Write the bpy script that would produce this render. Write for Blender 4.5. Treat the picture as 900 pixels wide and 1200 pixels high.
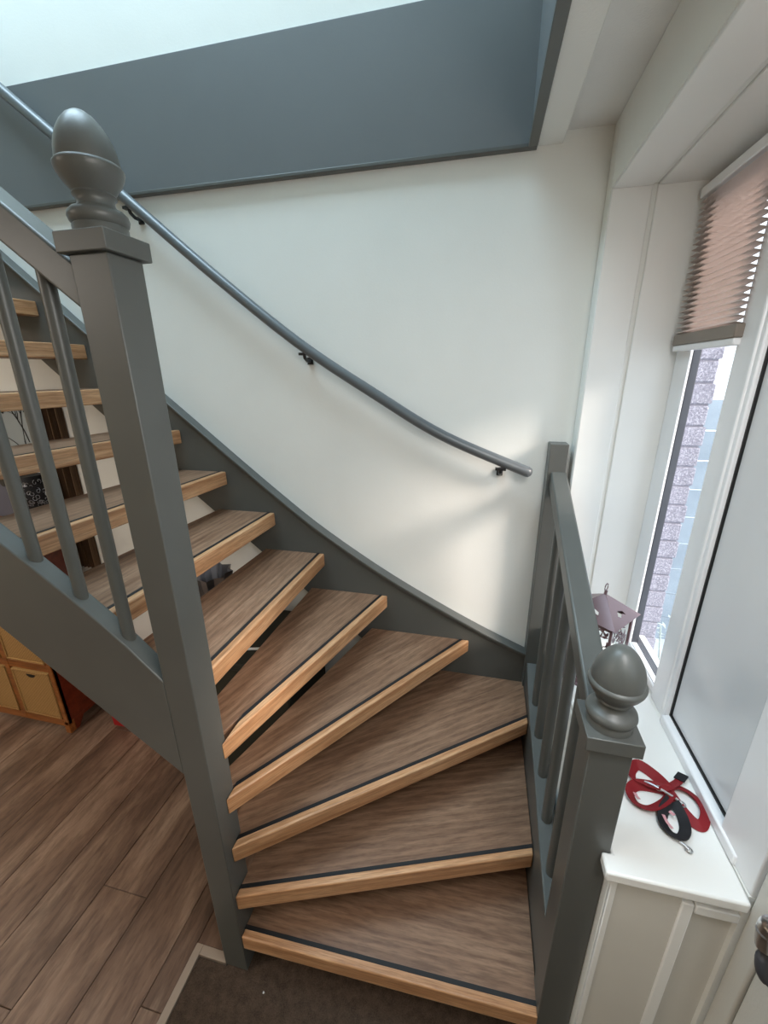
import bpy, bmesh, math, random
from mathutils import Vector, Matrix
random.seed(7)
for o in list(bpy.data.objects): bpy.data.objects.remove(o)
SC = bpy.context.scene
COL = SC.collection

# ------------------------------------------------------------------ camera
cd = bpy.data.cameras.new('camera'); cam = bpy.data.objects.new('camera', cd); COL.objects.link(cam)
cd.sensor_fit = 'HORIZONTAL'; cd.sensor_width = 36.0; cd.lens = 483.5/900*36; cd.clip_start = 0.02
RT = Vector((0.9742561, 0.22522339, -0.0099736)); UP = Vector((-0.06281698, 0.31368533, 0.94744685)); FW = Vector((-0.21651577, 0.92242937, -0.3197577))
M = Matrix((RT, UP, -FW)).transposed().to_4x4(); M.translation = Vector((0, 0, 1.9232))
cam.matrix_world = M
SC.camera = cam

# ------------------------------------------------------------------ world, lights, exposure
SC.view_settings.view_transform = 'Standard'; SC.view_settings.look = 'None'
SC.view_settings.gamma = 1.0; SC.view_settings.use_curve_mapping = False
SC.view_settings.exposure = 0.30
w = bpy.data.worlds.new('world'); SC.world = w; w.use_nodes = True
wn = w.node_tree.nodes; wl = w.node_tree.links
bg = wn['Background']; bg.inputs['Color'].default_value = (0.80, 0.90, 1.0, 1); bg.inputs['Strength'].default_value = 2.2
def area(name, loc, rot, sx, sy, power, color):
    l = bpy.data.lights.new(name, 'AREA'); l.shape = 'RECTANGLE'; l.size = sx; l.size_y = sy
    l.energy = power; l.color = color
    o = bpy.data.objects.new(name, l); o.location = loc; o.rotation_euler = rot; COL.objects.link(o); return o
area('skylight_lamp', (-1.5, 0.95, 5.1), (0, 0, 0), 2.2, 1.2, 96, (0.62, 0.84, 1.0))
area('hall_fill_light', (0.36, 0.20, 2.42), (0, 0, 0), 0.4, 0.4, 8, (0.97, 0.98, 1.0))  # added fill from the right for the newel side faces, no known fixture
pl_ = bpy.data.lights.new('hall_bounce_fill', 'POINT'); pl_.energy = 9; pl_.shadow_soft_size = .12; pl_.color = (1.0, 0.98, 0.95)  # added point fill that lifts the ceiling and upper right wall, no globe known
po_ = bpy.data.objects.new('hall_bounce_fill', pl_); po_.location = (0.42, -0.15, 2.15); COL.objects.link(po_)
area('living_room_fill', (-2.8, -0.8, 2.55), (0, 0, 0), 0.9, 0.9, 36, (1.0, 0.92, 0.84))  # added warm fill brightening the plank floor and front string, no known lamp
area('understair_room_fill', (-3.3, 1.0, 2.5), (0, 0, 0), 0.4, 0.4, 5, (1.0, 0.86, 0.72))  # weak warm fill added at the far left, not an actual fixture
sun = bpy.data.lights.new('sun', 'SUN'); sun.energy = 4.5; sun.angle = 0.30; sun.color = (1.0, 0.86, 0.76)
so = bpy.data.objects.new('sun', sun); COL.objects.link(so)
so.rotation_euler = Vector((-1.0, 0.42, -0.52)).to_track_quat('-Z', 'Y').to_euler()

# ------------------------------------------------------------------ materials
def s2l(c): return tuple((v/255/12.92 if v/255 <= .04045 else ((v/255+.055)/1.055)**2.4) for v in c)
def newmat(name, col, rough=.5, metal=0., spec=.5):
    m = bpy.data.materials.new(name); m.use_nodes = True
    b = m.node_tree.nodes['Principled BSDF']
    b.inputs['Base Color'].default_value = (*s2l(col), 1); b.inputs['Roughness'].default_value = rough
    b.inputs['Metallic'].default_value = metal; b.inputs['Specular IOR Level'].default_value = spec
    return m, m.node_tree.nodes, m.node_tree.links, b
def coords(n, l, scale=(1, 1, 1), rnd=0.):
    tc = n.new('ShaderNodeTexCoord'); mp = n.new('ShaderNodeMapping'); mp.inputs['Scale'].default_value = scale
    l.new(tc.outputs['Object'], mp.inputs['Vector'])
    if rnd:
        oi = n.new('ShaderNodeObjectInfo'); mm = n.new('ShaderNodeMath'); mm.operation = 'MULTIPLY'; mm.inputs[1].default_value = rnd
        l.new(oi.outputs['Random'], mm.inputs[0]); cx = n.new('ShaderNodeCombineXYZ')
        for i in range(3): l.new(mm.outputs[0], cx.inputs[i])
        l.new(cx.outputs[0], mp.inputs['Location'])
    return mp.outputs['Vector']
def noise(n, l, vec, scale, detail=4, rough=.6, dist=0.):
    t = n.new('ShaderNodeTexNoise'); t.inputs['Scale'].default_value = scale; t.inputs['Detail'].default_value = detail
    t.inputs['Roughness'].default_value = rough; t.inputs['Distortion'].default_value = dist
    l.new(vec, t.inputs['Vector']); return t.outputs['Fac']
def ramp(n, l, fac, stops):
    r = n.new('ShaderNodeValToRGB'); e = r.color_ramp.elements
    while len(e) < len(stops): e.new(.5)
    for k, (p_, c_) in enumerate(stops):
        e[k].position = p_; e[k].color = (*s2l(c_), 1)
    l.new(fac, r.inputs['Fac']); return r.outputs['Color']
def bump(n, l, b, fac, strength, dist=.002):
    bp = n.new('ShaderNodeBump'); bp.inputs['Strength'].default_value = strength; bp.inputs['Distance'].default_value = dist
    l.new(fac, bp.inputs['Height']); l.new(bp.outputs['Normal'], b.inputs['Normal'])
def mixc(n, l, fac, a, c, mode='MIX'):
    m = n.new('ShaderNodeMix'); m.data_type = 'RGBA'; m.blend_type = mode
    if isinstance(fac, float): m.inputs['Factor'].default_value = fac
    else: l.new(fac, m.inputs['Factor'])
    for s, v in ((6, a), (7, c)):
        if isinstance(v, tuple): m.inputs[s].default_value = (*v, 1)
        else: l.new(v, m.inputs[s])
    return m.outputs[2]

def paint(name, col, rough=.45, b_=.15, var=6):
    m, n, l, b = newmat(name, col, rough)
    v = coords(n, l); f = noise(n, l, v, 3.0, 3)
    lo = tuple(max(0, c-var) for c in col); hi = tuple(min(255, c+var) for c in col)
    l.new(ramp(n, l, f, [(.3, lo), (.7, hi)]), b.inputs['Base Color'])
    bump(n, l, b, noise(n, l, v, 180, 2), b_, .001)
    return m
def wood(name, c0, c1, c2, rough=.45, along=1.2, across=22, rnd=37., tone=.25, figure=.0, axis=0):
    m, n, l, b = newmat(name, c1, rough)
    sc = [across]*3; sc[axis] = along
    v = coords(n, l, tuple(sc), rnd)
    g = noise(n, l, v, 1.0, 6, .65, .35)
    colr = ramp(n, l, g, [(.28, c0), (.5, c1), (.74, c2)])
    if figure:
        sc2 = [5.5]*3; sc2[axis] = 1.1
        v2 = coords(n, l, tuple(sc2), rnd)
        wv = n.new('ShaderNodeTexWave'); wv.wave_type = 'RINGS'; wv.inputs['Scale'].default_value = 2.6
        wv.inputs['Distortion'].default_value = 4.0; wv.inputs['Detail'].default_value = 3; wv.inputs['Detail Scale'].default_value = 1.6
        l.new(v2, wv.inputs['Vector'])
        colr = mixc(n, l, figure, colr, ramp(n, l, wv.outputs['Fac'], [(.25, c0), (.8, c2)]))
    sf = [across*7]*3; sf[axis] = along*6
    pores = noise(n, l, coords(n, l, tuple(sf), rnd), 1.0, 3, .7)
    colr = mixc(n, l, .55, colr, ramp(n, l, pores, [(.38, (176, 168, 162)), (.56, (255, 255, 255))]), 'MULTIPLY')
    if tone:
        oi = n.new('ShaderNodeObjectInfo')
        hs = n.new('ShaderNodeHueSaturation'); mr = n.new('ShaderNodeMapRange')
        mr.inputs['To Min'].default_value = 1-tone; mr.inputs['To Max'].default_value = 1+tone*.6
        l.new(oi.outputs['Random'], mr.inputs['Value']); l.new(mr.outputs['Result'], hs.inputs['Value'])
        l.new(colr, hs.inputs['Color']); colr = hs.outputs['Color']
    l.new(colr, b.inputs['Base Color'])
    bump(n, l, b, g, .15, .001)
    return m

MAT = {}
MAT['wall'] = paint('wall_white_paint', (232, 233, 228), .75, .35, 2)
MAT['cream'] = paint('cream_wall_paint', (224, 213, 190), .8, .3, 3)
MAT['ceil'] = paint('ceiling_paint', (232, 232, 229), .85, .8, 3)
MAT['white'] = paint('white_gloss_paint', (234, 235, 232), .3, .05, 2)
MAT['offwhite'] = paint('offwhite_panel_paint', (208, 206, 198), .5, .3, 3)
MAT['upvc'] = paint('white_window_frame', (236, 238, 240), .28, .02, 1)
MAT['grey'] = paint('dark_grey_paint', (84, 86, 83), .38, .12, 3)
MAT['greyband'] = paint('slate_grey_paint', (101, 105, 107), .5, .2, 2)
MAT['rail'] = paint('handrail_grey_paint', (92, 97, 100), .3, .03, 2)
MAT['black'] = paint('black_metal', (22, 22, 23), .4, .02, 2)
MAT['gasket'] = paint('rubber_gasket', (14, 14, 15), .6, .0, 1)
MAT['dkframe'] = paint('outer_frame_grey', (66, 68, 74), .4, .0, 2)
MAT['tread'] = wood('brown_oak_laminate', (108, 80, 61), (136, 104, 81), (163, 131, 106), .42, 2.4, 22, 41., .05, .24)
MAT['nose'] = wood('light_oak_nosing', (158, 110, 72), (194, 146, 104), (222, 182, 142), .38, 2.0, 40, 23., .06, .15)
MAT['floor'] = wood('brown_plank_floor', (80, 61, 49), (118, 93, 76), (168, 143, 122), .4, 1.5, 7, 53., .15, .0, 1)
MAT['cabwood'] = wood('honey_stained_wood', (116, 66, 26), (146, 88, 40), (170, 108, 56), .35, 2, 26, 11., .0)
MAT['cabside'] = wood('red_brown_wood', (96, 38, 20), (120, 50, 28), (140, 64, 38), .35, 2, 26, 11., .0)
MAT['curtain'] = wood('brown_streaked_fabric', (62, 44, 30), (88, 66, 46), (118, 94, 68), .9, .5, 26, 5., .0, 0, 2)

# doormat
m, n, l, b = newmat('brown_coir_mat', (78, 66, 56), .95, spec=.1)
v = coords(n, l); f = noise(n, l, v, 260, 4, .8); f2 = noise(n, l, v, 35, 3)
l.new(mixc(n, l, .5, ramp(n, l, f, [(.3, (52, 42, 34)), (.72, (122, 103, 88))]), ramp(n, l, f2, [(.35, (64, 53, 44)), (.65, (96, 80, 68))])), b.inputs['Base Color'])
bump(n, l, b, f, 1.0, .006); MAT['mat'] = m
# rattan
m, n, l, b = newmat('woven_rattan', (190, 150, 90), .7)
v = coords(n, l)
w1 = n.new('ShaderNodeTexWave'); w1.bands_direction = 'X'; w1.inputs['Scale'].default_value = 34; w1.inputs['Distortion'].default_value = .6; l.new(v, w1.inputs['Vector'])
w2 = n.new('ShaderNodeTexWave'); w2.bands_direction = 'Z'; w2.inputs['Scale'].default_value = 44; w2.inputs['Distortion'].default_value = .6; l.new(v, w2.inputs['Vector'])
mu = n.new('ShaderNodeMath'); mu.operation = 'MULTIPLY'; l.new(w1.outputs['Fac'], mu.inputs[0]); l.new(w2.outputs['Fac'], mu.inputs[1])
l.new(ramp(n, l, mu.outputs[0], [(.0, (132, 94, 46)), (.7, (214, 172, 108))]), b.inputs['Base Color']); bump(n, l, b, mu.outputs[0], .8, .003); MAT['rattan'] = m
# glass
m = bpy.data.materials.new('window_glass'); m.use_nodes = True; n = m.node_tree.nodes; l = m.node_tree.links; n.remove(n['Principled BSDF'])
tp = n.new('ShaderNodeBsdfTransparent'); gl = n.new('ShaderNodeBsdfGlossy'); gl.inputs['Roughness'].default_value = .02; ms = n.new('ShaderNodeMixShader'); ms.inputs[0].default_value = .06
l.new(tp.outputs[0], ms.inputs[1]); l.new(gl.outputs[0], ms.inputs[2]); l.new(ms.outputs[0], n['Material Output'].inputs['Surface']); MAT['glass'] = m
# blind
m = bpy.data.materials.new('blind_fabric'); m.use_nodes = True; n = m.node_tree.nodes; l = m.node_tree.links; b = n['Principled BSDF']
b.inputs['Base Color'].default_value = (*s2l((240, 232, 228)), 1); b.inputs['Roughness'].default_value = .9
tr = n.new('ShaderNodeBsdfTranslucent'); tr.inputs['Color'].default_value = (*s2l((232, 222, 217)), 1)
ms = n.new('ShaderNodeMixShader'); ms.inputs[0].default_value = .38
l.new(b.outputs[0], ms.inputs[1]); l.new(tr.outputs[0], ms.inputs[2]); l.new(ms.outputs[0], n['Material Output'].inputs['Surface'])
v = coords(n, l); bump(n, l, b, noise(n, l, v, 500, 2), .3, .001); MAT['blind'] = m
MAT['blindrail'] = paint('grey_brown_blind_rail', (128, 118, 108), .45, .02, 3)
MAT['panel'] = paint('satin_white_infill_panel', (222, 224, 226), .22, .03, 2)
def metal(name, col, rough=.25): 
    m, n, l, b = newmat(name, col, rough, 1.0); bump(n, l, b, noise(n, l, coords(n, l), 90, 2), .08, .0005); return m
MAT['chrome'] = metal('brushed_steel', (205, 206, 208), .28)
MAT['steel'] = metal('dull_silver', (170, 172, 178), .35)
MAT['lantern'] = metal('rose_bronze_metal', (122, 100, 104), .35)
MAT['lantern'].node_tree.nodes['Principled BSDF'].inputs['Metallic'].default_value = .25
MAT['red'] = paint('red_webbing', (128, 8, 20), .7, .5, 6)
MAT['redpad'] = paint('pink_printed_stitching', (206, 150, 156), .7, .3, 6)
MAT['blk'] = paint('black_fabric', (20, 21, 26), .75, .4, 3)
MAT['chest'] = paint('dark_olive_cover', (44, 44, 34), .8, .4, 4)
MAT['redbag'] = paint('red_bag', (158, 18, 22), .6, .3, 4)
MAT['bluegrey'] = paint('blue_grey_bag', (96, 98, 112), .7, .4, 5)
MAT['pic'] = paint('pale_blue_grey_print', (150, 160, 164), .6, .2, 8)
MAT['tilew'] = paint('cream_block', (206, 200, 180), .6, .1, 3)
MAT['strip'] = paint('greige_edge_strip', (150, 134, 118), .5, .1, 4)
MAT['stone'] = paint('pale_paving', (176, 188, 198), .8, .5, 10)
MAT['leaf'] = paint('frosted_leaves', (176, 190, 184), .7, .3, 14)
MAT['mortar'] = paint('pale_mortar', (122, 120, 132), .9, .8, 8)
m, n, l, b = newmat('rough_lavender_brick', (170, 158, 164), .9, spec=.2)
v = coords(n, l, rnd=19.); f = noise(n, l, v, 170, 4, .75)
l.new(ramp(n, l, f, [(.3, (112, 111, 124)), (.5, (142, 141, 154)), (.72, (206, 205, 218))]), b.inputs['Base Color']); bump(n, l, b, f, 1.0, .005); MAT['brick'] = m
MAT['fence'] = paint('blue_grey_fence', (128, 142, 154), .7, .3, 12)

# ------------------------------------------------------------------ mesh helpers
def bx(bm, x0, x1, y0, y1, z0, z1):
    vs = [bm.verts.new((x, y, z)) for z in (z0, z1) for x, y in ((x0, y0), (x1, y0), (x1, y1), (x0, y1))]
    for f in ((3, 2, 1, 0), (4, 5, 6, 7), (0, 1, 5, 4), (1, 2, 6, 5), (2, 3, 7, 6), (3, 0, 4, 7)): bm.faces.new([vs[i] for i in f])
def prism(bm, pts, a, c, plane='xz'):
    """2D outline extruded: plane xz (a,c = y), xy (a,c = z), yz (a,c = x)"""
    def P(p, t): return (p[0], t, p[1]) if plane == 'xz' else (p[0], p[1], t) if plane == 'xy' else (t, p[0], p[1])
    A = [bm.verts.new(P(p, a)) for p in pts]; B = [bm.verts.new(P(p, c)) for p in pts]
    bm.faces.new(A); bm.faces.new(B[::-1]); k = len(pts)
    for i in range(k): bm.faces.new((A[i], B[i], B[(i+1) % k], A[(i+1) % k]))
def tube(bm, pts, r, seg=12, cap=True, flat=1.0):
    pts = [Vector(p) for p in pts]; rings = []
    for i, p in enumerate(pts):
        d = (pts[min(i+1, len(pts)-1)] - pts[max(i-1, 0)]).normalized()
        u = d.cross(Vector((0, 0, 1)));  u = Vector((1, 0, 0)) if u.length < 1e-3 else u.normalized()
        v_ = u.cross(d)
        rr = r[i] if isinstance(r, (list, tuple)) else r
        rings.append([bm.verts.new(p + u*math.cos(t)*rr*flat + v_*math.sin(t)*rr) for t in [2*math.pi*k/seg for k in range(seg)]])
    for A, B in zip(rings, rings[1:]):
        for k in range(seg): bm.faces.new((A[k], A[(k+1) % seg], B[(k+1) % seg], B[k]))
    if cap: bm.faces.new(rings[0][::-1]); bm.faces.new(rings[-1])
def lathe(bm, prof, cx=0, cy=0, seg=40):
    rings = [[bm.verts.new((cx+r*math.cos(2*math.pi*k/seg), cy+r*math.sin(2*math.pi*k/seg), z)) for k in range(seg)] for r, z in prof if r > 1e-5]
    for A, B in zip(rings, rings[1:]):
        for k in range(seg): bm.faces.new((A[k], A[(k+1) % seg], B[(k+1) % seg], B[k]))
    bm.faces.new(rings[0][::-1]); bm.faces.new(rings[-1])
def ribbon(bm, pts, wd, th, tilt=0.9):
    pts = [Vector(p) for p in pts]; rings = []
    for i, p in enumerate(pts):
        d = (pts[min(i+1, len(pts)-1)] - pts[max(i-1, 0)]).normalized()
        s = d.cross(Vector((0, 0, 1))).normalized(); n_ = Vector((0, 0, 1))
        t = tilt[i] if isinstance(tilt, list) else tilt
        u = s*math.cos(t) + n_*math.sin(t); q = -s*math.sin(t) + n_*math.cos(t)
        c = p + Vector((0, 0, abs(math.sin(t))*wd/2))
        rings.append([bm.verts.new(c + u*a*wd/2 + q*b_*th/2) for a, b_ in ((-1, -1), (1, -1), (1, 1), (-1, 1))])
    for A, B in zip(rings, rings[1:]):
        for k in range(4): bm.faces.new((A[k], A[(k+1) % 4], B[(k+1) % 4], B[k]))
    bm.faces.new(rings[0][::-1]); bm.faces.new(rings[-1])
def smooth_pts(pts, n=8):
    P = [Vector(p) for p in pts]; out = []
    for i in range(len(P)-1):
        a, b_, c, d = P[max(i-1, 0)], P[i], P[i+1], P[min(i+2, len(P)-1)]
        for k in range(n):
            t = k/n; out.append(.5*((2*b_) + (c-a)*t + (2*a-5*b_+4*c-d)*t*t + (3*b_-a-3*c+d)*t**3))
    out.append(P[-1]); return out
def obj(name, bm, mat, parent=None, bev=0, smooth=False, seg=2, label=None, angle=.6):
    bmesh.ops.recalc_face_normals(bm, faces=bm.faces)
    me = bpy.data.meshes.new(name); bm.to_mesh(me); bm.free()
    o = bpy.data.objects.new(name, me); COL.objects.link(o)
    if mat: me.materials.append(MAT[mat] if isinstance(mat, str) else mat)
    if smooth:
        for p_ in me.polygons: p_.use_smooth = True
        me.set_sharp_from_angle(angle=angle)
    if bev:
        md = o.modifiers.new('bevel', 'BEVEL'); md.width = bev; md.segments = seg; md.limit_method = 'ANGLE'; md.angle_limit = .6
        for p_ in me.polygons: p_.use_smooth = True
        me.set_sharp_from_angle(angle=.6)
    if parent: o.parent = parent
    if label: o['label'] = label
    return o
def box(name, dims, mat, parent=None, bev=0, label=None):
    bm = bmesh.new(); bx(bm, *dims)
    return obj(name, bm, mat, parent, bev, label=label)
def empty(name, loc=(0, 0, 0)):
    o = bpy.data.objects.new(name, None); o.location = loc; o.empty_display_size = .1; COL.objects.link(o); return o
def thing(name, label, cat, loc=(0, 0, 0), group=None, mesh=None):
    o = mesh or empty(name, loc); o['label'] = label; o['category'] = cat
    if group: o['group'] = group
    return o
def struct(o): o['kind'] = 'structure'; return o
def child_at(root):   # meshes below are written in world coordinates; shift them under a located empty
    T = Matrix.Translation(-Vector(root.location))
    for o in COL.objects:
        if o.parent is root and o.type == 'MESH' and not o.get('_s'):
            o.data.transform(T); o['_s'] = 1
    for o in COL.objects:
        if o.parent and o.parent.parent is root and o.type == 'MESH' and not o.get('_s'):
            o.data.transform(T); o['_s'] = 1
def unmark():
    for o in COL.objects:
        if '_s' in o: del o['_s']

YB = 1.703      # back wall plane
R_ = 0.187      # riser

# ------------------------------------------------------------------ room shell
struct(box('wall_back', (-4.2, .70, YB, YB+.12, 0, 5.2), 'wall'))
struct(box('wall_left', (-4.32, -4.2, -2.6, YB+.12, 0, 5.2), 'cream'))
struct(box('wall_front', (-4.32, .80, -2.72, -2.6, 0, 5.2), 'cream'))
# plaster pier between the back wall and the window niche, and the box-out under the sill
bm = bmesh.new(); bx(bm, .343, .70, 1.640, YB, 0, 2.64); bx(bm, .343, .70, -2.6, 1.640, 2.455, 2.64)
struct(obj('wall_right', bm, 'wall', bev=.004))
struct(box('wall_right_upper', (.70, .80, -2.6, YB+.12, 2.455, 5.2), 'wall'))
cl = bmesh.new()
bx(cl, .115, .70, -2.6, YB, 2.64, 3.0); bx(cl, -4.2, .115, -2.6, .60, 2.607, 3.0); bx(cl, -4.2, -3.2, .60, YB, 2.607, 3.0)
struct(obj('ceiling', cl, 'ceil'))
struct(box('ceiling_upper', (-4.32, .80, -2.72, YB+.12, 5.2, 5.3), 'wall'))
# white lining of the stair opening and slate-grey fascia boards
t1 = struct(box('trim_1', (.115, .197, -2.6, YB, 2.607, 2.642), 'wall', bev=.003))
t2 = struct(empty('trim_2'))
box('fascia_board', (-3.2, .115, 1.683, YB-.001, 2.607, 3.003), 'greyband', t2, .002)
box('fascia_board', (.097, .116, .60, 1.683, 2.607, 3.003), 'greyband', t2, .002)
box('shadow_line_strip', (-3.2, .118, 1.674, YB-.001, 2.597, 2.609), 'grey', t2, .002)  # dark strips give the shadow line below the fascia a solid shape
box('shadow_line_strip', (.090, .119, .60, 1.674, 2.597, 2.609), 'grey', t2, .002)
# window niche reveal boards with the recessed joint between them
t3 = struct(empty('trim_3'))
for nm, d in (('reveal_board', (.345, .458, 1.632, 1.642, .90, 2.455)), ('reveal_board', (.472, .622, 1.632, 1.642, .90, 2.455)),
              ('soffit_board', (.345, .458, -2.0, 1.632, 2.448, 2.457)), ('soffit_board', (.472, .622, -2.0, 1.632, 2.448, 2.457))):
    box(nm, d, 'white', t3, .003)
# box-out under the sill
bw = struct(empty('wall_niche'))
box('side_panel', (.343, .36, .706, 1.640, 0, .872), 'wall', bw, .003)
box('core_panel', (.36, .594, .712, .73, 0, .872), 'offwhite', bw)
box('outer_panel', (.594, .70, .70, 1.640, 0, .90), 'wall', bw)
box('end_panel', (.357, .486, .703, .712, 0, .872), 'offwhite', bw)
box('corner_batten', (.344, .357, .698, .708, 0, .868), 'white', bw, .002)
box('centre_batten', (.486, .510, .698, .712, 0, .838), 'white', bw, .003)
box('top_batten', (.512, .594, .698, .712, .812, .838), 'white', bw, .003)
s_ = bmesh.new(); prism(s_, [(.323, .683), (.592, .683), (.605, 1.640), (.344, 1.640), (.344, .727), (.323, .727)], .872, .90, 'xy')
struct(obj('window_sill', s_, 'white', bev=.005))

# window: frame, glass, mullion, infill panel
win = struct(empty('window_1'))
f_ = bmesh.new()
bx(f_, .610, .641, 1.537, 1.632, .90, 2.448)                    # far stile
bx(f_, .610, .680, 1.270, 1.537, 2.392, 2.448)                   # head
bx(f_, .610, .680, 1.270, 1.537, .900, .925)                     # bottom rail
obj('window_frame', f_, 'upvc', win, .004)
bd = bmesh.new()
bx(bd, .609, .617, 1.528, 1.540, .925, 2.392); bx(bd, .618, .640, 1.268, 1.276, .925, 2.392); bx(bd, .618, .640, 1.27, 1.537, .918, .928)
obj('glazing_bead', bd, 'upvc', win, .002)
dk = bmesh.new()
bx(dk, .617, .6415, 1.529, 1.539, .925, 2.40); bx(dk, .636, .66, 1.262, 1.60, .905, .930)
obj('outer_frame', dk, 'dkframe', win, .003, label='dark grey frame strip beside the glass')
box('glass', (.630, .634, 1.262, 1.533, .905, 2.40), 'glass', win)
ml = bmesh.new(); bx(ml, .602, .680, 1.160, 1.268, .90, 2.448); bx(ml, .597, .61, 1.176, 1.190, .93, 2.40)
obj('mullion', ml, 'upvc', win, .004)
pb = bmesh.new(); bx(pb, .590, .680, .757, 1.160, .90, .928); bx(pb, .596, .680, .70, .826, .90, 2.448); bx(pb, .606, .680, .826, 1.160, 2.38, 2.448)
obj('panel_frame', pb, 'upvc', win, .004)
gk = bmesh.new(); bx(gk, .6125, .633, 1.1545, 1.161, .928, 2.38); bx(gk, .6125, .633, .826, 1.161, .9275, .9335)
obj('gasket', gk, 'gasket', win, label='thin black rubber gasket around the white panel')
box('infill_panel', (.618, .668, .826, 1.1545, .9335, 2.38), 'panel', win, .001)

# front door
dr = struct(empty('door_1'))
dfr = bmesh.new(); bx(dfr, .594, .69, .640, .687, 0, 2.448); bx(dfr, .606, .69, -.42, .640, 2.10, 2.448); bx(dfr, .606, .69, -.47, -.42, 0, 2.448)
obj('door_frame', dfr, 'offwhite', dr, .004)
dlf = bmesh.new()
bx(dlf, .599, .675, -.42, .22, .02, 2.095); bx(dlf, .599, .675, .54, .636, .02, 2.095); bx(dlf, .599, .675, .22, .54, .02, 1.42); bx(dlf, .599, .675, .22, .54, 1.95, 2.095)
obj('door_leaf', dlf, 'offwhite', dr, .003)
box('door_glass', (.640, .646, .215, .545, 1.415, 1.955), 'glass', dr)
h = bmesh.new(); bx(h, .600, .613, .535, .580, .80, 1.06); obj('handle_plate', h, 'chrome', dr, .004)
h = bmesh.new(); tube(h, smooth_pts([(.600, .555, 1.015), (.570, .560, 1.015), (.550, .566, 1.015), (.545, .584, 1.012), (.544, .588, .985), (.545, .582, .955)], 6), [.013]*19+[.015]*6+[.014]*6, 12)
tube(h, smooth_pts([(.552, .568, 1.015), (.545, .545, 1.015), (.545, .47, 1.012), (.545, .43, 1.012)], 6), .014, 12); obj('lever', h, 'chrome', dr, smooth=True)
h = bmesh.new(); tube(h, smooth_pts([(.552, .583, .945), (.549, .578, .925), (.552, .573, .905), (.562, .568, .890)], 6), [.010]*4+[.0125]*12+[.009]*3, 12)
obj('lock_turn', h, 'dkframe', dr, smooth=True, label='dark grey thumb turn below the lever')
struct(box('wall_right_lower', (.64, .80, -2.6, -.47, 0, 2.455), 'wall'))

# ------------------------------------------------------------------ floor: planks along Y, and mat recess
fl = struct(box('floor', (-4.32, .80, -2.72, YB+.12, -.14, -.013), 'chest'))
pw = .2; seams = []; k = 0
x = -4.15
proto = {}
def plank(x0, x1, y0, y1):
    W, L = round(x1-x0, 4), round(y1-y0, 4)
    if (W, L) not in proto:
        bm = bmesh.new(); g = .0009; e = .0015
        a = [bm.verts.new((sx*(W/2-g), sy*(L/2-g), -.012)) for sx, sy in ((-1, -1), (1, -1), (1, 1), (-1, 1))]
        b_ = [bm.verts.new((sx*(W/2-g), sy*(L/2-g), -.0013)) for sx, sy in ((-1, -1), (1, -1), (1, 1), (-1, 1))]
        c = [bm.verts.new((sx*(W/2-g-e), sy*(L/2-g-e), 0)) for sx, sy in ((-1, -1), (1, -1), (1, 1), (-1, 1))]
        for A, B in ((a, b_), (b_, c)):
            for i in range(4): bm.faces.new((A[i], A[(i+1) % 4], B[(i+1) % 4], B[i]))
        bm.faces.new(c)
        bmesh.ops.recalc_face_normals(bm, faces=bm.faces)
        me = bpy.data.meshes.new('plank'); bm.to_mesh(me); bm.free(); me.materials.append(MAT['floor']); proto[(W, L)] = me
    o = bpy.data.objects.new('plank', proto[(W, L)]); o.location = ((x0+x1)/2, (y0+y1)/2, 0); o.parent = fl; COL.objects.link(o)
while x < .34:
    x1 = x+pw
    cut = (x1 > -.845)   # columns that end at the mat recess
    off = random.choice([0., .35, .7, 1.0])
    y = 1.70
    first = True
    lim = -2.6 if not cut else (.70 if x < -.80 else 1.0)
    if x < -.845 < x1:
        # column that straddles the recess edge: split
        plank(x, -.872, -.9, .55); plank(-.872+.0, -.742, .727, 1.70); plank(-.742, x1, 1.0, 1.70); plank(x, -.872, .55, 1.70)
        x = x1; continue
    while y > lim+.02:
        L = 1.25 if not first else 1.25-off if off < 1.2 else 1.25
        if first and off == 0: L = 1.25
        y0 = max(y-L, lim+(.027 if cut else 0)); 
        if y-y0 < .02: break
        plank(x, min(x1, .34), y0, y); y = y0; first = False
    x = x1
t5 = struct(empty('trim_5'))
box('mat_edge_strip', (-.872, -.845, -2.0, .727, -.012, .003), 'strip', t5, .0012)
box('mat_edge_strip', (-.845, -.742, .700, .727, -.012, .003), 'strip', t5, .0012)
# doormat with a rough pile surface
bm = bmesh.new(); nx_, ny_ = 120, 150
vs = [[bm.verts.new((-.843+1.45*i/nx_, -.9+1.90*j/ny_, -.004+random.uniform(-.0022, .0022))) for j in range(ny_+1)] for i in range(nx_+1)]
for i in range(nx_):
    for j in range(ny_):
        if vs[i][j].co.x < -.735 and vs[i][j+1].co.y > .70: continue
        bm.faces.new((vs[i][j], vs[i+1][j], vs[i+1][j+1], vs[i][j+1]))
bx(bm, -.843, .607, -.9, .698, -.0125, -.0065)
for v in [v for v in bm.verts if not v.link_faces]: bm.verts.remove(v)
thing('doormat', 'dark brown rough entrance mat sunk into the floor before the first stair', 'doormat', mesh=obj('doormat', bm, 'mat'))
for i, (x, y) in enumerate(((-.579, .665), (-.391, .60))):
    bm = bmesh.new(); bmesh.ops.create_icosphere(bm, subdivisions=1, radius=.0035)
    for v in bm.verts: v.co += Vector((x, y, .001)) + Vector([random.uniform(-.001, .001) for _ in range(3)])
    thing('crumb', ['tiny white crumb on the mat nearer the tall newel post', 'tiny white crumb on the mat farther along the lowest stair'][i], 'crumb', group='crumbs on the doormat', mesh=obj('crumb', bm, 'white'))

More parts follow.
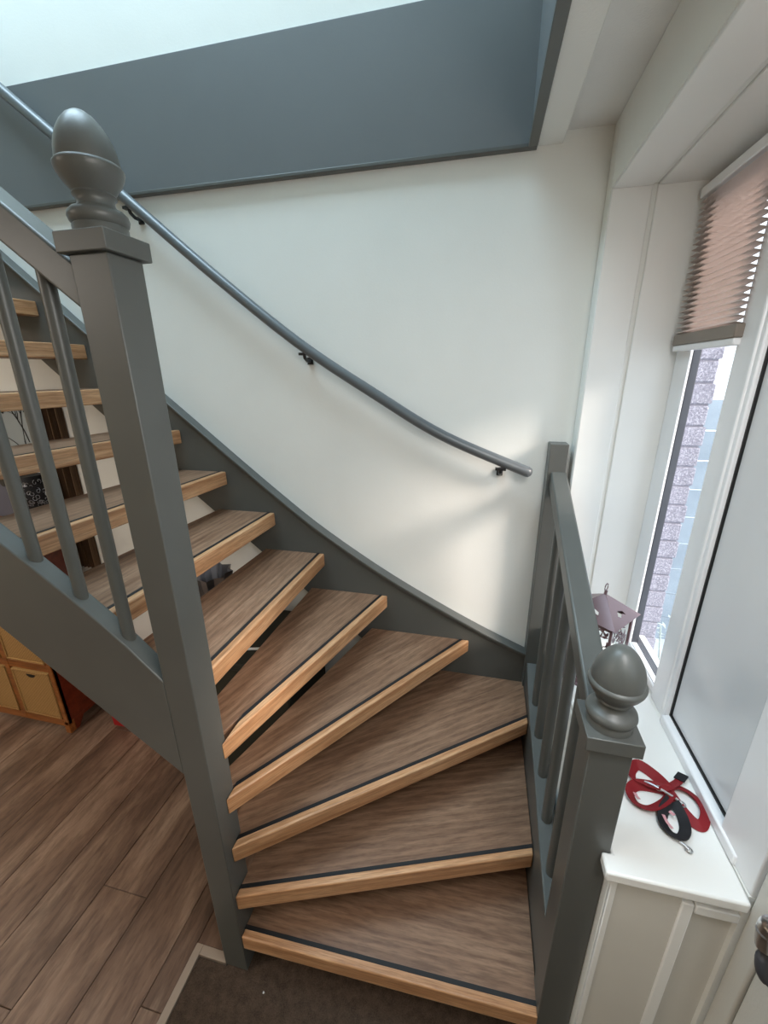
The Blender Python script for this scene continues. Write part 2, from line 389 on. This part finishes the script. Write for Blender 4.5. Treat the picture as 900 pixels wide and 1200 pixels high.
# ------------------------------------------------------------------ staircase
st = thing('staircase', 'open winder staircase with brown oak treads and dark grey painted posts, strings and balusters', 'staircase', (0, 0, 0))
NX0, NX1, NY0, NY1 = -.741, -.658, .700, .783
def newel(x0, x1, y0, y1, zt, ov=.0125, ch=.034, fin=.185):
    bm = bmesh.new(); bx(bm, x0, x1, y0, y1, 0, zt)
    o = obj('newel_post', bm, 'grey', st, .0025)
    bm = bmesh.new(); bx(bm, x0-ov, x1+ov, y0-ov, y1+ov, zt, zt+ch); obj('newel_cap', bm, 'grey', o, .002)
    cx, cy = (x0+x1)/2, (y0+y1)/2; z = zt+ch; s = fin/.185
    prof = [(.046, 0), (.046, .013), (.044, .016), (.048, .020), (.0505, .027), (.049, .034), (.043, .040), (.034, .044), (.030, .050), (.031, .057), (.036, .062),
            (.034, .066), (.040, .074), (.048, .084), (.0535, .094), (.0555, .101), (.0555, .104), (.053, .107), (.0505, .109), (.0505, .114), (.049, .126), (.0455, .140), (.040, .153), (.032, .166), (.022, .177), (.012, .1835), (.004, .185)]
    bm = bmesh.new(); lathe(bm, [(r*.98, z+h_*s) for r, h_ in prof], cx, cy, 48)
    obj('finial', bm, 'grey', o, smooth=True, angle=.75)
    return o
newel(NX0, NX1, NY0, NY1, 2.130)
newel(.260, .342, .728, .811, 1.190)
bm = bmesh.new(); bx(bm, .257, .322, 1.635, YB, 0, 1.665); obj('half_newel_post', bm, 'grey', st, .002)

# treads : nosing line (left end, right end) at the top edge; back line = next nosing moved back
Ln = {1: (-.655, .700), 2: (-.657, .706), 3: (-.657, .727), 4: (-.657, .741), 5: (-.652, .779), 6: (-.712, .785), 7: (-.955, .745), 8: (-1.205, .745), 9: (-1.452, .745),
      10: (-1.655, .745), 11: (-1.845, .745), 12: (-2.03, .745), 13: (-2.235, .745), 14: (-2.45, .745), 15: (-2.665, .745), 16: (-2.88, .745)}
Rn = {1: (.262, .727), 2: (.263, 1.036), 3: (.263, 1.420), 4: (.007, 1.662), 5: (-.378, 1.662), 6: (-.680, 1.662), 7: (-.915, 1.662), 8: (-1.142, 1.662), 9: (-1.352, 1.662),
      10: (-1.565, 1.662), 11: (-1.778, 1.662), 12: (-1.993, 1.662), 13: (-2.21, 1.662), 14: (-2.43, 1.662), 15: (-2.65, 1.662), 16: (-2.87, 1.662)}
def clip(poly, n_, d):   # keep n.p <= d
    out = []
    for i in range(len(poly)):
        a, b_ = poly[i], poly[(i+1) % len(poly)]
        da, db = n_[0]*a[0]+n_[1]*a[1]-d, n_[0]*b_[0]+n_[1]*b_[1]-d
        if da <= 0: out.append(a)
        if (da < 0 < db) or (db < 0 < da):
            t = da/(da-db); out.append((a[0]+(b_[0]-a[0])*t, a[1]+(b_[1]-a[1])*t))
    return out
TH = .062
for i in range(1, 16):
    L = Vector(Ln[i]); Rr = Vector(Rn[i]); d = (Rr-L).normalized(); nrm = Vector((-d.y, d.x))        # nrm points to the back (up the flight)
    L2, R2 = Vector(Ln[i+1]), Vector(Rn[i+1]); d2 = (R2-L2).normalized(); n2 = Vector((-d2.y, d2.x))
    ovl = {1: .12, 2: .12, 3: .115, 4: .075, 5: .075}.get(i, .065)
    ylo = {4: .741, 5: .755}.get(i, 0.) if i <= 5 else .745
    big = clip([(-4, ylo), (.263, ylo), (.263, 1.662), (-4, 1.662)], (n2.x, n2.y), n2.dot(L2)+ovl)
    if i <= 5: big = clip(big, (-1, 0), {4: .735, 5: .85, 3: .70}.get(i, .657))
    def part(u0, u1, P=big):
        q = clip(P, (-nrm.x, -nrm.y), -(nrm.dot(L)+u0))
        if u1 is not None: q = clip(q, (nrm.x, nrm.y), nrm.dot(L)+u1)
        if i <= 5 and u1 is not None: q = clip(q, (-1, 0), .657)
        return q
    ang = math.atan2(d.y, d.x); T = Matrix.Rotation(-ang, 2)
    z = R_*i
    def mk(name, pts, z0, z1, mat, parent, bev):
        loc = []
        for p_ in pts:
            q = T @ (Vector(p_)-L)
            if not loc or (q-loc[-1]).length > 1e-4: loc.append(q)
        if (loc[0]-loc[-1]).length < 1e-4: loc.pop()
        bm = bmesh.new(); prism(bm, [tuple(q) for q in loc], z0, z1, 'xy')
        return obj(name, bm, mat, parent, bev, seg=3)
    tr_ = mk('tread', part(.034, None), -TH+.004, -.0015, 'tread', st, .0015)
    tr_.location = (L.x, L.y, z); tr_.rotation_euler = (0, 0, ang)
    ns = mk('nosing', part(0, .0335), -TH, 0, 'nose', tr_, .005)
    mk('grip_strip', part(.022, .034), -.004, .0012, 'gasket', tr_, 0)

# wall string with its cap moulding
top = [(.265, .706), (.121, .768), (-.035, .842), (-.194, .924), (-.354, 1.012), (-.515, 1.110), (-.712, 1.242), (-.888, 1.378), (-1.101, 1.553), (-1.35, 1.762), (-1.761, 2.105), (-1.95, 2.270), (-2.13, 2.425), (-2.80, 3.0)]
top = [tuple(v) for v in smooth_pts([(a, 0, b_) for a, b_ in top], 4)]; top = [(v[0], v[2]) for v in top]
bot = [(-3.18, 2.95), (-2.06, 2.008), (-1.66, 1.655), (-1.243, 1.304), (-1.011, 1.108), (-.798, .923), (-.45, .63), (-.1, .42), (.265, .30)]
bm = bmesh.new(); prism(bm, top+bot, 1.662, YB-.001, 'xz'); ws = obj('wall_string', bm, 'grey', st, .001)
bm = bmesh.new()
for (o0, o1, yy) in ((.0, .012, 1.648), (-.012, .0, 1.654)):
    A = [(x, z+o1) for x, z in top]; B = [(x, z+o0) for x, z in top][::-1]
    prism(bm, A+B, yy, YB-.001, 'xz')
obj('cap_moulding', bm, 'grey', ws, .002)
# right string between the short newel and the wall
rs = [(.811, .445), (1.0, .485), (1.2, .545), (1.4, .585), (1.55, .640), (1.64, .690), (1.64, .02), (.811, .02)]
bm = bmesh.new(); prism(bm, rs, .265, .322, 'yz'); obj('side_string', bm, 'grey', st, .004)
# front (outer) string
ft = [(-.741, 1.188), (-.785, 1.232), (-.83, 1.280), (-.89, 1.335), (-.96, 1.395), (-1.07, 1.483), (-1.19, 1.575), (-2.92, 2.99)]
fb = [(-3.19, 2.87), (-1.238, 1.279), (-.741, .874)]
bm = bmesh.new(); prism(bm, ft+fb, .7005, .746, 'xz'); obj('front_string', bm, 'grey', st, .003)
# handrails of the two balustrades
def railz(x): return 2.117+.80*(-.741-x)
bm = bmesh.new(); prism(bm, [(-.741, 2.117), (-.741, 2.035), (-2.3, 2.035+1.559*.80), (-2.3, 2.117+1.559*.80)], .709, .772, 'xz'); obj('balustrade_rail', bm, 'grey', st, .006)
bm = bmesh.new(); prism(bm, [(.811, 1.222), (1.64, 1.562), (1.64, 1.498), (.811, 1.158)], .268, .326, 'yz'); obj('balustrade_rail', bm, 'grey', st, .006)
for x in (-.845, -.963, -1.078, -1.195, -1.31, -1.425, -1.54, -1.655, -1.77, -1.885, -2.0, -2.115):
    zb = 1.30+(-.845-x)*.81; bm = bmesh.new(); tube(bm, [(x, .728, zb-.05), (x, .731, zb+.4), (x, .738, railz(x)-.03)], .0148, 20); obj('baluster', bm, 'grey', st, smooth=True)
for y in (.935, 1.073, 1.207, 1.350, 1.481):
    zb = .445+(y-.811)*.27; bm = bmesh.new(); tube(bm, [(.294, y, zb-.02), (.294, y, 1.9*0+1.19+.41*(y-.811))], .0165, 20); obj('baluster', bm, 'grey', st, smooth=True)

# ------------------------------------------------------------------ wall handrail
hr = thing('wall_handrail', 'curved round grey handrail fixed to the white wall above the stairs', 'handrail', (0, 0, 0))
path = [(.184, 1.556), (-.141, 1.686), (-.415, 1.843), (-.725, 2.038), (-1.065, 2.297), (-1.407, 2.578), (-1.669, 2.797), (-1.887, 2.975), (-2.4, 3.40)]
sp = smooth_pts([(x, 1.638, z) for x, z in path], 8)
e0 = sp[0]; dr_ = (sp[0]-sp[1]).normalized()
capp = [e0+dr_*t for t in (.018, .015, .009)]
bm = bmesh.new(); tube(bm, capp+sp, [.006, .013, .0185]+[.0205]*len(sp), 24); obj('rail', bm, 'rail', hr, smooth=True)
for x, z in ((.084, 1.588), (-.704, 2.022), (-1.40, 2.570)):
    bm = bmesh.new(); bx(bm, x-.012, x+.012, 1.694, YB-.0005, z-.064, z-.036)
    tube(bm, [(x, 1.70, z-.050), (x, 1.665, z-.050), (x, 1.645, z-.040), (x, 1.638, z-.02)], .007, 10); bx(bm, x-.020, x+.020, 1.628, 1.648, z-.030, z-.020)
    obj('bracket', bm, 'black', hr, .001, label='small black wall bracket')

# ------------------------------------------------------------------ pleated blind
bl = thing('pleated_blind', 'beige pleated blind half lowered over the narrow window', 'blind', (0, 0, 0))
bm = bmesh.new(); np_ = 24; z0, z1 = 2.028, 2.395; rows = []
for k in range(2*np_+1):
    z = z0+(z1-z0)*(k-(.45 if k % 2 else 0))/(2*np_); xx = .583 if k % 2 else .604
    rows.append([bm.verts.new((xx, 1.252, z)), bm.verts.new((xx, 1.602, z))])
for A, B in zip(rows, rows[1:]): bm.faces.new((A[0], A[1], B[1], B[0]))
pl = obj('pleats', bm, 'blind', bl)
md = pl.modifiers.new('thick', 'SOLIDIFY'); md.thickness = .0006
bm = bmesh.new(); bx(bm, .583, .606, 1.248, 1.606, 1.996, 2.028); obj('bottom_rail', bm, 'blindrail', bl, .003)
box('bottom_lip', (.586, .608, 1.252, 1.604, 1.978, 1.996), 'upvc', bl, .003, label='white lip under the rail')
box('head_rail', (.580, .609, 1.245, 1.608, 2.395, 2.422), 'upvc', bl, .003, label='white head rail')

# ------------------------------------------------------------------ lantern on the sill
LC = Vector((.428, 1.318, .901)); 
ln = thing('lantern', 'small rose-bronze lantern with cut-out floral sides on the window sill', 'lantern', LC)
rot = Matrix.Rotation(math.radians(49), 4, 'Z')
def lobj(name, bm, mat, bev=0, parent=None, **k):
    bmesh.ops.transform(bm, matrix=rot, verts=bm.verts); return obj(name, bm, mat, parent or ln, bev, **k)
hb, hz = .071, .262
bm = bmesh.new(); bx(bm, -hb-.006, hb+.006, -hb-.006, hb+.006, 0, .008); lobj('base_plate', bm, 'lantern', .001)
for sx in (-1, 1):
    for sy in (-1, 1):
        bm = bmesh.new(); bx(bm, *(sorted((sx*hb, sx*(hb-.008)))), *(sorted((sy*hb, sy*(hb-.008)))), .008, hz); lobj('corner_post', bm, 'lantern', .001)
for side in range(4):
    bm = bmesh.new(); rr = random.Random(side)
    y = -hb+.002; W = hb-.008
    bx(bm, -W, W, y-.0008, y+.0008, hz-.014, hz-.0005); bx(bm, -W, W, y-.0008, y+.0008, .008, .022)
    # curling stems with leaf blades, cut from thin sheet
    for s_i in range(14):
        cx, cz = rr.uniform(-W*.75, W*.75), .035+.205*(s_i+.5)/14; r0 = rr.uniform(.011, .017); a0 = rr.uniform(0, 6.28); sg = rr.choice((-1, 1))
        pts = []
        for k in range(11):
            t = k/10; a = a0+sg*t*5.0; r_ = r0*(1-.65*t)
            pts.append((max(-W, min(W, cx+r_*math.cos(a))), y, cz+r_*math.sin(a)))
        tube(bm, pts, .0019, 5)
        for q in range(4):
            a = a0+q*1.57; bx_, bz_ = cx+r0*math.cos(a)*1.1, cz+r0*math.sin(a)*1.1; ll, ww = .012, .0045
            dx, dz = math.cos(a+.7), math.sin(a+.7)
            q4 = [(bx_-dx*ll, bz_-dz*ll), (bx_-dz*ww, bz_+dx*ww), (bx_+dx*ll, bz_+dz*ll), (bx_+dz*ww, bz_-dx*ww)]
            q4 = [(max(-W, min(W, a_)), b__) for a_, b__ in q4]
            prism(bm, q4, y-.0007, y+.0007, 'xz')
    bmesh.ops.transform(bm, matrix=Matrix.Rotation(side*math.pi/2, 4, 'Z'), verts=bm.verts)
    lobj('pierced_panel', bm, 'lantern')
# roof: four sheets each with a cut-out
for side in range(4):
    bm = bmesh.new(); e = .084; zt_ = .335; ze = hz+.004
    # triangle ring around an elongated hole
    def PT(u, t): return (u*e*(1-t), -e*(1-t), ze+(zt_-ze)*t)
    tri = [PT(-1, 0), PT(-.33, 0), PT(.33, 0), PT(1, 0), PT(.9, .45), PT(0, .97), PT(-.9, .45)]
    hole = [(-.26, .30), (-.14, .22), (.06, .30), (.22, .22), (.16, .36), (.02, .40), (-.10, .42)]
    tri = [bm.verts.new(p_) for p_ in [PT(-1, 0), PT(-.33, 0), PT(.33, 0), PT(1, 0), PT(1, .5), PT(0, .985), PT(-1, .5)]]
    hv = [bm.verts.new(PT(u/(1-t), t)) for u, t in hole]
    for k in range(7): bm.faces.new((tri[k], tri[(k+1) % 7], hv[(k+1) % 7], hv[k]))
    bmesh.ops.transform(bm, matrix=Matrix.Rotation(side*math.pi/2, 4, 'Z'), verts=bm.verts)
    o = lobj('roof_sheet', bm, 'lantern'); md = o.modifiers.new('thick', 'SOLIDIFY'); md.thickness = .0014
bm = bmesh.new(); tube(bm, [(0, 0, .331), (.003, 0, .345)], .005, 10)
tube(bm, [(.0+.010*math.sin(t), 0, .358-.012*math.cos(t)) for t in [k*.5 for k in range(13)]], .0018, 6); lobj('hanging_loop', bm, 'lantern', smooth=True)

# ------------------------------------------------------------------ dog lead on the sill
ld = thing('dog_lead', 'red webbing lead with black loop and silver clips lying on the sill', 'dog lead', (.52, .90, .9005))
z = .902
K = (.522, .905, z)
def wl_(P): return smooth_pts([(p_[0], p_[1], z+(p_[2] if len(p_) > 2 else 0)) for p_ in P], 7)
bm = bmesh.new()
ribbon(bm, wl_([(.522, .905, .006), (.505, .945), (.474, .972), (.452, .955), (.446, .928), (.47, .915), (.50, .905, .004)]), .026, .0022, .62)
ribbon(bm, wl_([(.53, .900, .008), (.49, .912), (.448, .908), (.426, .884), (.432, .856), (.462, .850), (.500, .872, .003), (.52, .892, .008)]), .026, .0022, .55)
ribbon(bm, wl_([(.515, .905, .010), (.545, .925), (.570, .918), (.585, .895), (.584, .862), (.565, .832), (.548, .836), (.532, .870), (.52, .90, .006)]), .024, .0022, .5)
ribbon(bm, wl_([(.50, .90, .012), (.525, .912, .016), (.555, .940, .004), (.566, .953, .001)]), .018, .0022, .2)
obj('red_strap', bm, 'red', ld)
bm = bmesh.new(); ribbon(bm, [(.561, .948, z+.003), (.569, .957, z+.003), (.579, .968, z+.003)], .024, .003, .25); obj('black_tab', bm, 'blk', ld, label='black fabric tab end')
bm = bmesh.new()
ribbon(bm, wl_([(.515, .880, .006), (.490, .850), (.478, .820), (.486, .797), (.506, .792), (.522, .812), (.528, .842), (.522, .875, .006)]), .024, .003, .5)
obj('black_loop', bm, 'blk', ld, label='black padded hand loop')
for Q, w_, t_ in (([(.482, .833, z+.013), (.484, .815, z+.013), (.490, .802, z+.013)], .008, .3), ([(.500, .846, z+.012), (.508, .838, z+.012)], .010, .2), ([(.433, .876, z+.015), (.434, .868, z+.015), (.438, .860, z+.015)], .010, .4)):
    bm = bmesh.new(); ribbon(bm, Q, w_, .001, t_); obj('printed_mark', bm, 'redpad', ld, label='pale printed mark on the strap')
for P in ([(.452, .925, .008), (.478, .918, .010), (.498, .906, .012)], [(.500, .900, .016), (.524, .884, .016), (.538, .872, .013)], [(.499, .782, .004), (.508, .774, .004), (.512, .768, .003)]):
    bm = bmesh.new(); tube(bm, wl_(P), .0032, 8)
    c = Vector((P[-1][0], P[-1][1], z+P[-1][2])); tube(bm, [c+Vector((.007*math.cos(t), .007*math.sin(t), 0)) for t in [k*.5236 for k in range(13)]], .0016, 6)
    obj('metal_clip', bm, 'chrome', ld, smooth=True, label='silver metal clip')
child_at(ld); unmark()

# ------------------------------------------------------------------ drawer cabinet
cb = thing('drawer_cabinet', 'honey wooden cabinet with woven rattan drawers standing under the stairs', 'cabinet', (-2.46, 1.51, 0))
cx0, cx1, cy0, cy1 = -2.78, -2.155, 1.37, 1.65
for a_ in (cx1-.02, cx0): box('side_board', (a_, a_+.02, cy0, cy1, .075, 1.20), 'cabside', cb, .002, label='red-brown side board')
fr = bmesh.new()
for x0, x1 in ((cx0, cx0+.032), (-2.485, -2.452), (cx1-.028, cx1)): bx(fr, x0, x1, cy0-.004, cy0+.02, .06, 1.20)
for z0 in (.045, .412, .778, 1.145): bx(fr, cx0+.01, cx1-.01, cy0-.002, cy0+.018, z0, z0+.048)
obj('face_frame', fr, 'cabwood', cb, .002)
for x in (cx0, cx1-.035):
    for y in (cy0-.004, cy1-.035):
        bm = bmesh.new(); prism(bm, [(x, .0), (x+.035, 0), (x+.035, .08), (x, .08)] if True else [], y, y+.035, 'xz'); obj('leg', bm, 'cabwood', cb, .003)
box('top_board', (cx0-.015, cx1+.012, cy0-.02, cy1+.01, 1.20, 1.222), 'cabwood', cb, .004)
box('back_board', (cx0+.02, cx1-.02, cy1-.012, cy1-.002, .075, 1.20), 'cabside', cb)
bm = bmesh.new(); prism(bm, [(cy0+.03, .0), (cy0+.05, .0), (cy0+.09, .055), (cy1-.09, .055), (cy1-.05, 0), (cy1-.03, 0), (cy1-.03, .08), (cy0+.03, .08)], cx1-.018, cx1-.002, 'yz'); obj('side_skirt', bm, 'cabside', cb)
for (x0, x1) in ((cx0+.038, -2.49), (-2.447, cx1-.033)):
    for z0 in (.098, .465, .831):
        zz1 = z0+.305
        bm = bmesh.new(); bx(bm, x0, x1, cy0-.002, cy0+.25, z0, zz1); d_ = obj('drawer', bm, 'rattan', cb, .004)
        bm = bmesh.new()
        for a, c, e, f in ((x0, x0+.010, z0, zz1), (x1-.010, x1, z0, zz1), (x0, x1, z0, z0+.010), (x0, x1, zz1-.010, zz1)): bx(bm, a, c, cy0-.008, cy0-.001, e, f)
        obj('rolled_edge', bm, 'rattan', d_, .003)
        mx = (x0+x1)/2
        bm = bmesh.new(); prism(bm, [(mx+.030*math.cos(t), zz1-.025+.020*math.sin(t)) for t in [math.pi+k*math.pi/10 for k in range(11)]], cy0-.0035, cy0-.001, 'xz')
        obj('hand_hole_shade', bm, 'gasket', d_, label='dark half-round patch for the shade in the hand hole')  # solid dark plate stands in for the hole's shade, drawer front is uncut
child_at(cb); unmark()

# ------------------------------------------------------------------ things behind the treads
# pale picture with dark branches
pc = thing('branch_picture', 'pale blue-grey picture with thin dark branches on the wall behind the upper treads', 'picture', (0, 0, 0))
box('canvas', (-2.72, -2.245, 1.678, 1.7025, 1.50, 1.835), 'pic', pc, .002)
bm = bmesh.new(); rr = random.Random(4)
def branch(x, z, a, L, r, dep):
    pts = [(x, 1.677, z)]
    for k in range(5):
        a += rr.uniform(-.35, .35); x = min(-2.26, max(-2.70, x+math.cos(a)*L/5)); z = min(1.82, max(1.52, z+math.sin(a)*L/5)); pts.append((x, 1.677, z))
        if dep < 2 and k > 0: branch(x, z, a+rr.choice((-1, 1))*rr.uniform(.6, 1.2), L*.5, r*.7, dep+1)
        if dep == 2 and k > 2: prism(bm, [(x-.008, z-.006), (x+.004, z-.009), (x+.010, z+.004), (x-.003, z+.010)], 1.6755, 1.6775, 'xz')
    tube(bm, pts, r, 5)
branch(-2.30, 1.53, 1.9, .36, .0025, 0); branch(-2.33, 1.56, 2.6, .3, .002, 0); branch(-2.28, 1.60, 1.5, .3, .0025, 0); branch(-2.50, 1.55, 1.6, .33, .0022, 0)
obj('branch_drawing', bm, 'gasket', pc, label='thin dark branches with small buds')
# curtain
bm = bmesh.new(); N = 34; rows = []
for k in range(N+1):
    x = -2.200+.155*k/N; y = 1.682+.014*math.sin(k*1.15); rows.append((x, y))
poly = rows+[(x, y+.004) for x, y in rows[::-1]]; prism(bm, poly, .90, 1.845, 'xy')
thing('curtain', 'narrow brown streaked curtain hanging against the cream wall under the stairs', 'curtain', mesh=obj('curtain', bm, 'curtain', smooth=True))
# black lacework ornament on top of the cabinet
bm = bmesh.new(); lathe(bm, [(.05, 1.222), (.062, 1.235), (.078, 1.28), (.085, 1.34), (.075, 1.40), (.055, 1.435), (.05, 1.45)], -2.215, 1.585, 24)
ov = thing('ornate_pot', 'black pot with silvery scrollwork standing on the rattan cabinet', 'pot', (0, 0, 0)); obj('pot', bm, 'blk', ov, smooth=True)
bm = bmesh.new(); rr = random.Random(9)
for k in range(110):
    a = rr.uniform(-2.6, .4); z0 = rr.uniform(1.24, 1.43); R0 = .0855-abs(z0-1.34)*.28; s0 = rr.uniform(0, 6.28)
    pts = []
    for j in range(8):
        t = s0+j*.75; rad = .012*(1-j*.09); aa = a+rad*math.cos(t)/.085; zz = z0+rad*math.sin(t); R1 = .0875-max(0, abs(zz-1.34)-.0)*.25
        pts.append((-2.215+R1*math.cos(aa), 1.585+R1*math.sin(aa), zz))
    tube(bm, pts, .0018, 5)
obj('scrollwork', bm, 'steel', ov, label='silvery raised scrollwork')['kind'] = 'stuff'
gb = thing('grey_box', 'plain grey box with a black round knob beside the black pot on the rattan cabinet', 'box', (0, 0, 0))
box('body', (-2.50, -2.322, 1.555, 1.64, 1.222, 1.43), 'bluegrey', gb, .003)
bm = bmesh.new(); tube(bm, [(-2.345, 1.556, 1.415), (-2.345, 1.542, 1.415)], .022, 20); obj('knob', bm, 'black', gb, smooth=True, label='black round knob')
# dark covered chest below the flight
ch = thing('storage_chest', 'dark olive covered chest standing against the wall under the winder treads', 'chest', (0, 0, 0))
box('body', (-1.22, -.70, 1.24, 1.64, .0, .76), 'chest', ch, .01); box('lid', (-1.235, -.69, 1.225, 1.65, .76, .80), 'chest', ch, .01)
lc = thing('low_crate', 'low dark crate beside the olive chest under the lower treads', 'crate', (0, 0, 0))
box('body', (-.63, -.10, 1.20, 1.60, .0, .26), 'blk', lc, .006); box('rim', (-.64, -.09, 1.19, 1.61, .26, .28), 'blk', lc, .004)
# silver fan-fold vase on the chest
bm = bmesh.new(); prof = []; seg = 18
for (r, z) in ((.030, .8015), (.034, .82), (.045, .90), (.068, 1.0), (.092, 1.10)):
    prof.append([bm.verts.new((-1.13+(r*(1.14 if k % 2 else .88))*math.cos(2*math.pi*k/seg), 1.42+(r*(1.14 if k % 2 else .88))*math.sin(2*math.pi*k/seg), z)) for k in range(seg)])
for A, B in zip(prof, prof[1:]):
    for k in range(seg): bm.faces.new((A[k], A[(k+1) % seg], B[(k+1) % seg], B[k]))
bm.faces.new(prof[0][::-1])
o = obj('fluted_vase', bm, 'steel'); md = o.modifiers.new('thick', 'SOLIDIFY'); md.thickness = .002
thing('fluted_vase', 'silver fluted vase glimpsed between the treads under the stairs', 'vase', mesh=o)
# white rod
bm = bmesh.new(); tube(bm, [(-.98, 1.30, .807), (-.82, 1.34, .807)], .006, 10); thing('white_rod', 'thin white rod lying on the dark chest under the stairs', 'rod', mesh=obj('white_rod', bm, 'white', smooth=True))
# blue-grey bag and cream block on the chest
bm = bmesh.new(); bmesh.ops.create_uvsphere(bm, u_segments=24, v_segments=14, radius=1)
for v in bm.verts:
    c = v.co; v.co = Vector((-.36+c.x*.13*(1+.08*math.sin(c.z*7)), 1.42+c.y*.09*(1+.08*math.sin(c.x*9)), .346+c.z*.065))
thing('cloth_bag', 'soft blue-grey cloth bag on the low dark crate behind the lower treads', 'bag', mesh=obj('cloth_bag', bm, 'bluegrey', smooth=True))
bm = bmesh.new(); bx(bm, -.61, -.55, 1.22, 1.28, .281, .33); thing('cream_box', 'small cream box on the low dark crate behind the lower treads', 'box', mesh=obj('cream_box', bm, 'tilew', bev=.004))
# red bag
rb = thing('red_bag', 'red paper bag standing on the plank floor under the stairs', 'bag', (0, 0, 0))
bm = bmesh.new(); prism(bm, [(-1.97, 0), (-1.72, 0), (-1.70, .42), (-1.84, .43), (-1.99, .42)], 1.47, 1.62, 'xz'); obj('body', bm, 'redbag', rb, .004)
for y in (1.475, 1.615):
    bm = bmesh.new(); tube(bm, smooth_pts([(-1.90, y, .41), (-1.895, y, .47), (-1.85, y, .50), (-1.805, y, .47), (-1.80, y, .41)], 5), .003, 6); obj('handle', bm, 'redbag', rb, smooth=True)

# ------------------------------------------------------------------ outside the window
struct(box('ground_outside', (.80, 9.0, -3.0, 9.0, -.30, -.10), 'stone'))
ow = struct(box('wall_outside', (.6425, .737, 1.6325, 2.4, -.10, 3.2), 'mortar'))
me = None; z = -.09; k = 0
while z < 2.75:
    for j, y0 in enumerate((1.628, )):
        bm = bmesh.new(); dx = .012 if k % 2 else 0.0
        bx(bm, .645, .741+random.uniform(-.003, .003)+dx*.4, y0, y0+.10, z, z+.064)
        obj('brick', bm, 'brick', ow, .004)
    z += .0705; k += 1
fn = thing('garden_fence', 'pale blue-grey board fence seen outside through the narrow window', 'fence', (0, 0, 0))
for j in range(9):
    bm = bmesh.new(); bx(bm, .98, 3.6, 3.20, 3.22, -.1+j*.205, .095+j*.205); obj('fence_board', bm, 'fence', fn, .004)
for x in (1.0, 2.3, 3.5):
    bm = bmesh.new(); bx(bm, x, x+.08, 3.222, 3.30, -.1, 1.78); obj('fence_post', bm, 'fence', fn, .003)
sh = thing('frosted_shrub', 'small pale leafy shrub outside at the foot of the window', 'shrub', (.95, 1.85, -.1))
bm = bmesh.new(); rr = random.Random(3)
for k in range(260):
    a = rr.uniform(0, 6.28); r_ = rr.uniform(0, .11); zz = .1+rr.uniform(0, .85); p0 = Vector((r_*math.cos(a), r_*math.sin(a), zz)); L = rr.uniform(.02, .05)
    d = Vector((math.cos(a), math.sin(a), rr.uniform(-.2, .9))).normalized(); s = d.cross(Vector((0, 0, 1))).normalized()
    v = [bm.verts.new(p0), bm.verts.new(p0+d*L*.5+s*L*.22), bm.verts.new(p0+d*L), bm.verts.new(p0+d*L*.5-s*L*.22)]; bm.faces.new(v)
obj('foliage', bm, 'leaf', sh)
bm = bmesh.new()
for k in range(7):
    a = k*.9; tube(bm, [(0, 0, 0), (.03*math.cos(a), .03*math.sin(a), .45), (.09*math.cos(a), .09*math.sin(a), .9)], .004, 5)
obj('stem', bm, 'leaf', sh)
